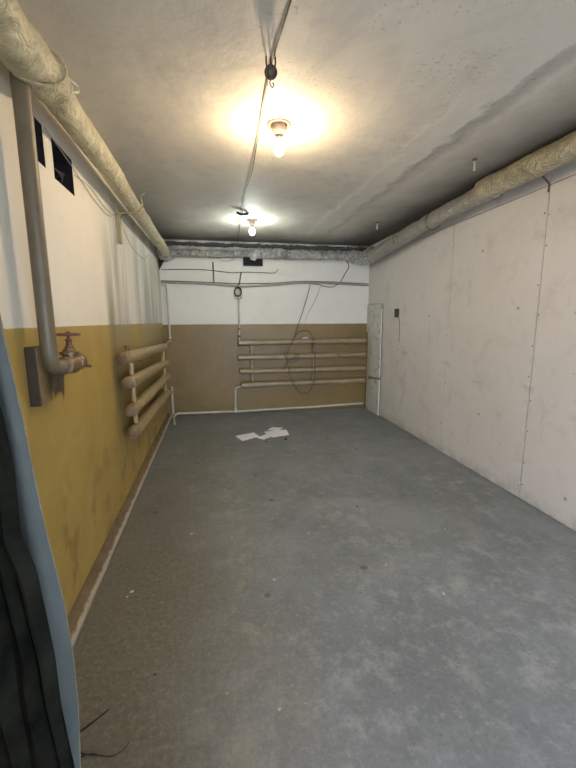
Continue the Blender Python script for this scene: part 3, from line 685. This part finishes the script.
# ------------------------------------------------------------------ right wall bits
x5 = XR(5.1)
r = root('socket_hole', 'small dark square socket hole in the right plasterboard wall', 'socket', (x5, 5.12, 1.53))
bm = B(); box(bm, x5-.004, x5+.001, 5.02, 5.16, 1.54, 1.66, .001); obj('recess_plate', bm, MAT['darkchip'], r, False)
bm = B(); tube(bm, spline([(x5-.006, 5.07, 1.56), (x5-.012, 5.02, 1.53), (x5-.008, 4.99, 1.50), (x5-.004, 4.985, 1.42), (x5-.004, 4.98, 1.20)], .02), .0035, 7); obj('wire', bm, MAT['cable'], r)
# board in the back right corner
bm = B(); n0 = 0
y0, y1 = 5.56, 6.04
vs = []; prof = [(y0, 0.0), (y0, 1.745), (y1+.12, 1.745), (y1+.12, 1.30), (y1-.03, 1.30), (y1-.035, 1.0), (y1-.02, .8), (y1-.04, .5), (y1-.02, .25), (y1-.03, 0.0)]
N = 6
a = [bm.verts.new((XR(y)-.006-(.030 if z < .5 else .016), y, z)) for y, z in prof]
b = [bm.verts.new((XR(y)-.001, y, z)) for y, z in prof]
bm.faces.new(a); bm.faces.new(b[::-1])
for i in range(len(a)): bm.faces.new((a[i], b[i], b[(i+1) % len(a)], a[(i+1) % len(a)]))
bmesh.ops.triangulate(bm, faces=[f for f in bm.faces if len(f.verts) > 4])
tag(obj('patched_board', bm, MAT['hatch'], smooth=False), 'narrow stained white board standing in the back right corner', 'board')
bm = B(); tube(bm, [(XR(5.555)-.008, 5.553, .02), (XR(5.55)-.008, 5.553, 1.75), (XR(6)-.012, 6.10, 1.762)], .005, 7)
tag(obj('edge_trim', bm, MAT['seam']), 'thin dark strip edging the top and side of the stained white board', 'trim')

# ------------------------------------------------------------------ curtain
def edge_x(z):
    K = [(0, -.425), (.24, -.420), (.45, -.408), (.62, -.407), (.77, -.415), (1.0, -.440), (1.27, -.460), (1.47, -.478), (1.75, -.50), (2.1, -.53)]
    for (a, p), (b, q) in zip(K, K[1:]):
        if z <= b: return p+(q-p)*(z-a)/(b-a)
    return K[-1][1]
r = root('curtain', 'blue-grey tarpaulin curtain hanging by the doorway at the near left', 'curtain', (-.6, 1.0, 0))
bm = B(); NU, NV = 70, 90; g = []
for j in range(NV+1):
    z = .015+(2.08-.015)*j/NV; row = []
    ex = edge_x(z)
    fold = .020 + .030*max(0, (1.5-z)/1.5)      # width of the flat front strip grows downwards
    for i in range(NU+1):
        u = i/NU; s = u*1.0
        flat = .050+.028*max(0, (1.2-z))
        x = ex-(.27)*u
        d = (ex-x)
        k = max(0, (d-flat)/.05); k = k/(1+k)
        y = 1.0-.012*math.sin(min(1, d/flat)*PI)+k*(.055*math.sin(d*62+z*1.8)+.030*math.sin(d*25-z*2.6+1)+.05)
        y += .006*noise.noise(Vector((u*3, z*3, 0)))
        row.append(bm.verts.new((x+.006*math.sin(z*5+u*9)*min(1, u*8), y, z)))
    g.append(row)
for j in range(NV):
    for i in range(NU): bm.faces.new((g[j][i], g[j][i+1], g[j+1][i+1], g[j+1][i]))
obj('cloth', bm, MAT['curtain'], r)
bm = B(); tube(bm, [(edge_x(z)+.001, 1.0, z) for z in [.015+2.065*k/80 for k in range(81)]], lambda t: .0014+.0014*t, 8, True, lumpy(.3, 30, 2)); obj('hem', bm, MAT['hem'], r)
bm = B(); tube(bm, [(-.755, 1.04, 2.09), (-.52, 1.0, 2.09)], .008, 10)
for k in range(5): torus(bm, (-.54-.045*k, 1.005+.006*k, 2.085), .014, .002, (1, 0, 0), 16, 6)
obj('rod', bm, MAT['iron'], r)
# near-black sheet standing in for the curtain's shaded folds on the left
def shaded_folds_x(z):
    K = [(0, -.372), (.36, -.389), (.57, -.404), (.70, -.405), (.93, -.425), (1.02, -.449), (1.17, -.447), (1.3, -.456), (1.52, -.49)]
    for (a, p), (b, q) in zip(K, K[1:]):
        if z <= b: return p+(q-p)*(z-a)/(b-a)
    return K[-1][1]
bm = B(); g = []; NU, NV = 40, 60
for j in range(NV+1):
    z = .012+1.5*j/NV; row = []
    for i in range(NU+1):
        u = i/NU; ex = shaded_folds_x(z); x = ex-.27*u
        row.append(bm.verts.new((x, .90+.012*math.sin(u*34+z*2)+.012*math.sin(u*13-z*3)+.02*u, z)))
    g.append(row)
for j in range(NV):
    for i in range(NU): bm.faces.new((g[j][i], g[j][i+1], g[j+1][i+1], g[j+1][i]))
tag(obj('shaded_folds', bm, MAT['lining']), 'near-black sheet standing in for the shaded folds of the blue-grey curtain', 'cloth')

# ------------------------------------------------------------------ papers
def sheet(pts, z, seed, label):
    bm = B(); n = 14; g = []
    A, Bp, C, D = [Vector((*p, 0)) for p in pts]
    for i in range(n+1):
        row = []
        for j in range(n+1):
            u, v = i/n, j/n; p = A*(1-u)*(1-v)+Bp*u*(1-v)+C*u*v+D*(1-u)*v
            p.z = z+.002+.012*max(0, noise.noise(Vector((u*2.2, v*2.2, seed))))+.02*max(0, u-.75)*(v > .3)
            row.append(bm.verts.new(p))
        g.append(row)
    for i in range(n):
        for j in range(n): bm.faces.new((g[i][j], g[i+1][j], g[i+1][j+1], g[i][j+1]))
    bmesh.ops.recalc_face_normals(bm, faces=bm.faces)
    tag(obj('paper_sheet', bm, MAT['paper'], smooth=False), label, 'paper', 'papers on the floor')
sheet([(.235, 4.90), (.31, 4.67), (.555, 4.77), (.49, 5.01)], .002, 1, 'white paper sheet on the floor, leftmost of the three')
sheet([(.50, 4.74), (.58, 4.66), (.96, 5.02), (.78, 5.05)], .004, 5, 'white paper sheet on the floor, in the middle partly under the others')
sheet([(.62, 4.98), (.70, 4.70), (.93, 4.74), (.945, 5.02)], .012, 9, 'white paper sheet on the floor, nearest of the three to the right wall')
sheet([(.68, 5.07), (.83, 5.02), (.93, 5.13), (.78, 5.22)], .004, 14, 'small white paper scrap poking out behind the other sheets')
# litter
def twig(pts, rad, label):
    bm = B(); tube(bm, spline(pts, .008), lambda t: rad*(1-.5*t), 7)
    return tag(obj('twig', bm, MAT['twig']), label, 'twig', 'twigs by the curtain')
twig([(-.535, 1.31, .004), (-.50, 1.335, .006), (-.455, 1.375, .005)], .004, 'straight dark twig on the floor beside the curtain')
twig([(-.52, 1.245, .004), (-.50, 1.225, .006), (-.455, 1.215, .004), (-.40, 1.200, .004), (-.365, 1.215, .004), (-.35, 1.235, .006)], .0026, 'curved thin twig on the floor by the bottom of the curtain')
twig([(-.52, 1.215, .003), (-.49, 1.222, .004), (-.46, 1.22, .006)], .0026, 'short twig stub crossing the curved twig')
chips = [(-.52, 2.02), (-.50, 2.06), (.98, 4.93), (.78, 3.42), (1.34, 3.28), (.10, 3.3), (-.38, 3.75), (.62, 2.45), (1.75, 3.6), (1.9, 2.9), (.3, 2.0), (-.3, 1.5), (2.25, 4.2), (2.32, 4.05), (1.2, 1.7), (-.1, 4.4), (.2, 1.25), (1.0, 2.0), (1.6, 2.3), (.86, 4.62), (.60, 4.58), (1.15, 4.7), (-.2, 2.6), (1.1, 2.75)]
base = []
for k in range(3):
    bm = B(); bmesh.ops.create_icosphere(bm, subdivisions=1, radius=1)
    for v in bm.verts: v.co *= .7+.6*random.random(); v.co.z = v.co.z*.45+.4
    me = bpy.data.meshes.new('chip'); bm.to_mesh(me); bm.free(); base.append(me)
names = {(-.52, 2.02): 'pale plaster chip by the left curb, nearer of the pair', (-.50, 2.06): 'pale plaster chip by the left curb, farther of the pair'}
for i, (x, y) in enumerate(chips):
    dark = i in (5, 8, 11, 13, 19, 20, 21, 23)
    me = base[i % 3].copy(); me.materials.append(MAT['darkchip' if dark else 'chip'])
    o = bpy.data.objects.new('grit' if dark else 'plaster_chip', me); COL.objects.link(o)
    s = random.uniform(.006, .010)*(2.2 if i in (19, 20) else 1)
    o.location = (x, y, 0); o.scale = (s, s*1.3, s*.9); o.rotation_euler.z = random.random()*6
    d = 'dark grit crumb' if dark else 'tiny pale plaster chip'
    if i in (19, 20): lb = ['dark oily crumb in front of the right end of the papers', 'dark oily crumb in front of the middle of the papers'][i-19]
    else: lb = names.get((x, y), d+' scattered on the open grey floor')
    tag(o, lb, 'debris', 'dark grit on the floor' if dark else 'plaster chips on the floor')

# ------------------------------------------------------------------ light, camera
w = bpy.data.worlds.new('daylight'); bpy.context.scene.world = w; w.use_nodes = True
bg = w.node_tree.nodes['Background']; bg.inputs[0].default_value = (.76, .88, 1.06, 1); bg.inputs[1].default_value = 8.6
sc = bpy.context.scene
sc.view_settings.view_transform = 'Standard'; sc.view_settings.look = 'None'; sc.view_settings.exposure = 1.15; sc.view_settings.gamma = 1
sc.view_settings.use_curve_mapping = False
try: sc.cycles.use_denoising = True
except Exception: pass
sc.cycles.max_bounces = 8; sc.cycles.diffuse_bounces = 5
F = 382.
def unit(v): return v.normalized()
fw = unit(Vector((213-288, -(321-384), F))); dn = unit(Vector((298-288, -(2670-384), F)))
up = -dn; up = unit(up-fw*up.dot(fw))
rt = unit(Vector((fw.y*up.z-fw.z*up.y, fw.z*up.x-fw.x*up.z, fw.x*up.y-fw.y*up.x)))
if rt.x < 0: rt = -rt
cam = bpy.data.cameras.new('camera'); co = bpy.data.objects.new('camera', cam); COL.objects.link(co)
Rm = Matrix((rt, fw, up))           # rows: world x, y, z in (right, up, forward)
M3 = Matrix(((Rm[0][0], Rm[0][1], -Rm[0][2]), (Rm[1][0], Rm[1][1], -Rm[1][2]), (Rm[2][0], Rm[2][1], -Rm[2][2])))
co.matrix_world = Matrix.Translation((0, 0, 1.5)) @ M3.to_4x4()
cam.sensor_fit = 'HORIZONTAL'; cam.sensor_width = 36; cam.lens = 36*F/576; cam.clip_start = .02; cam.clip_end = 100
sc.camera = co
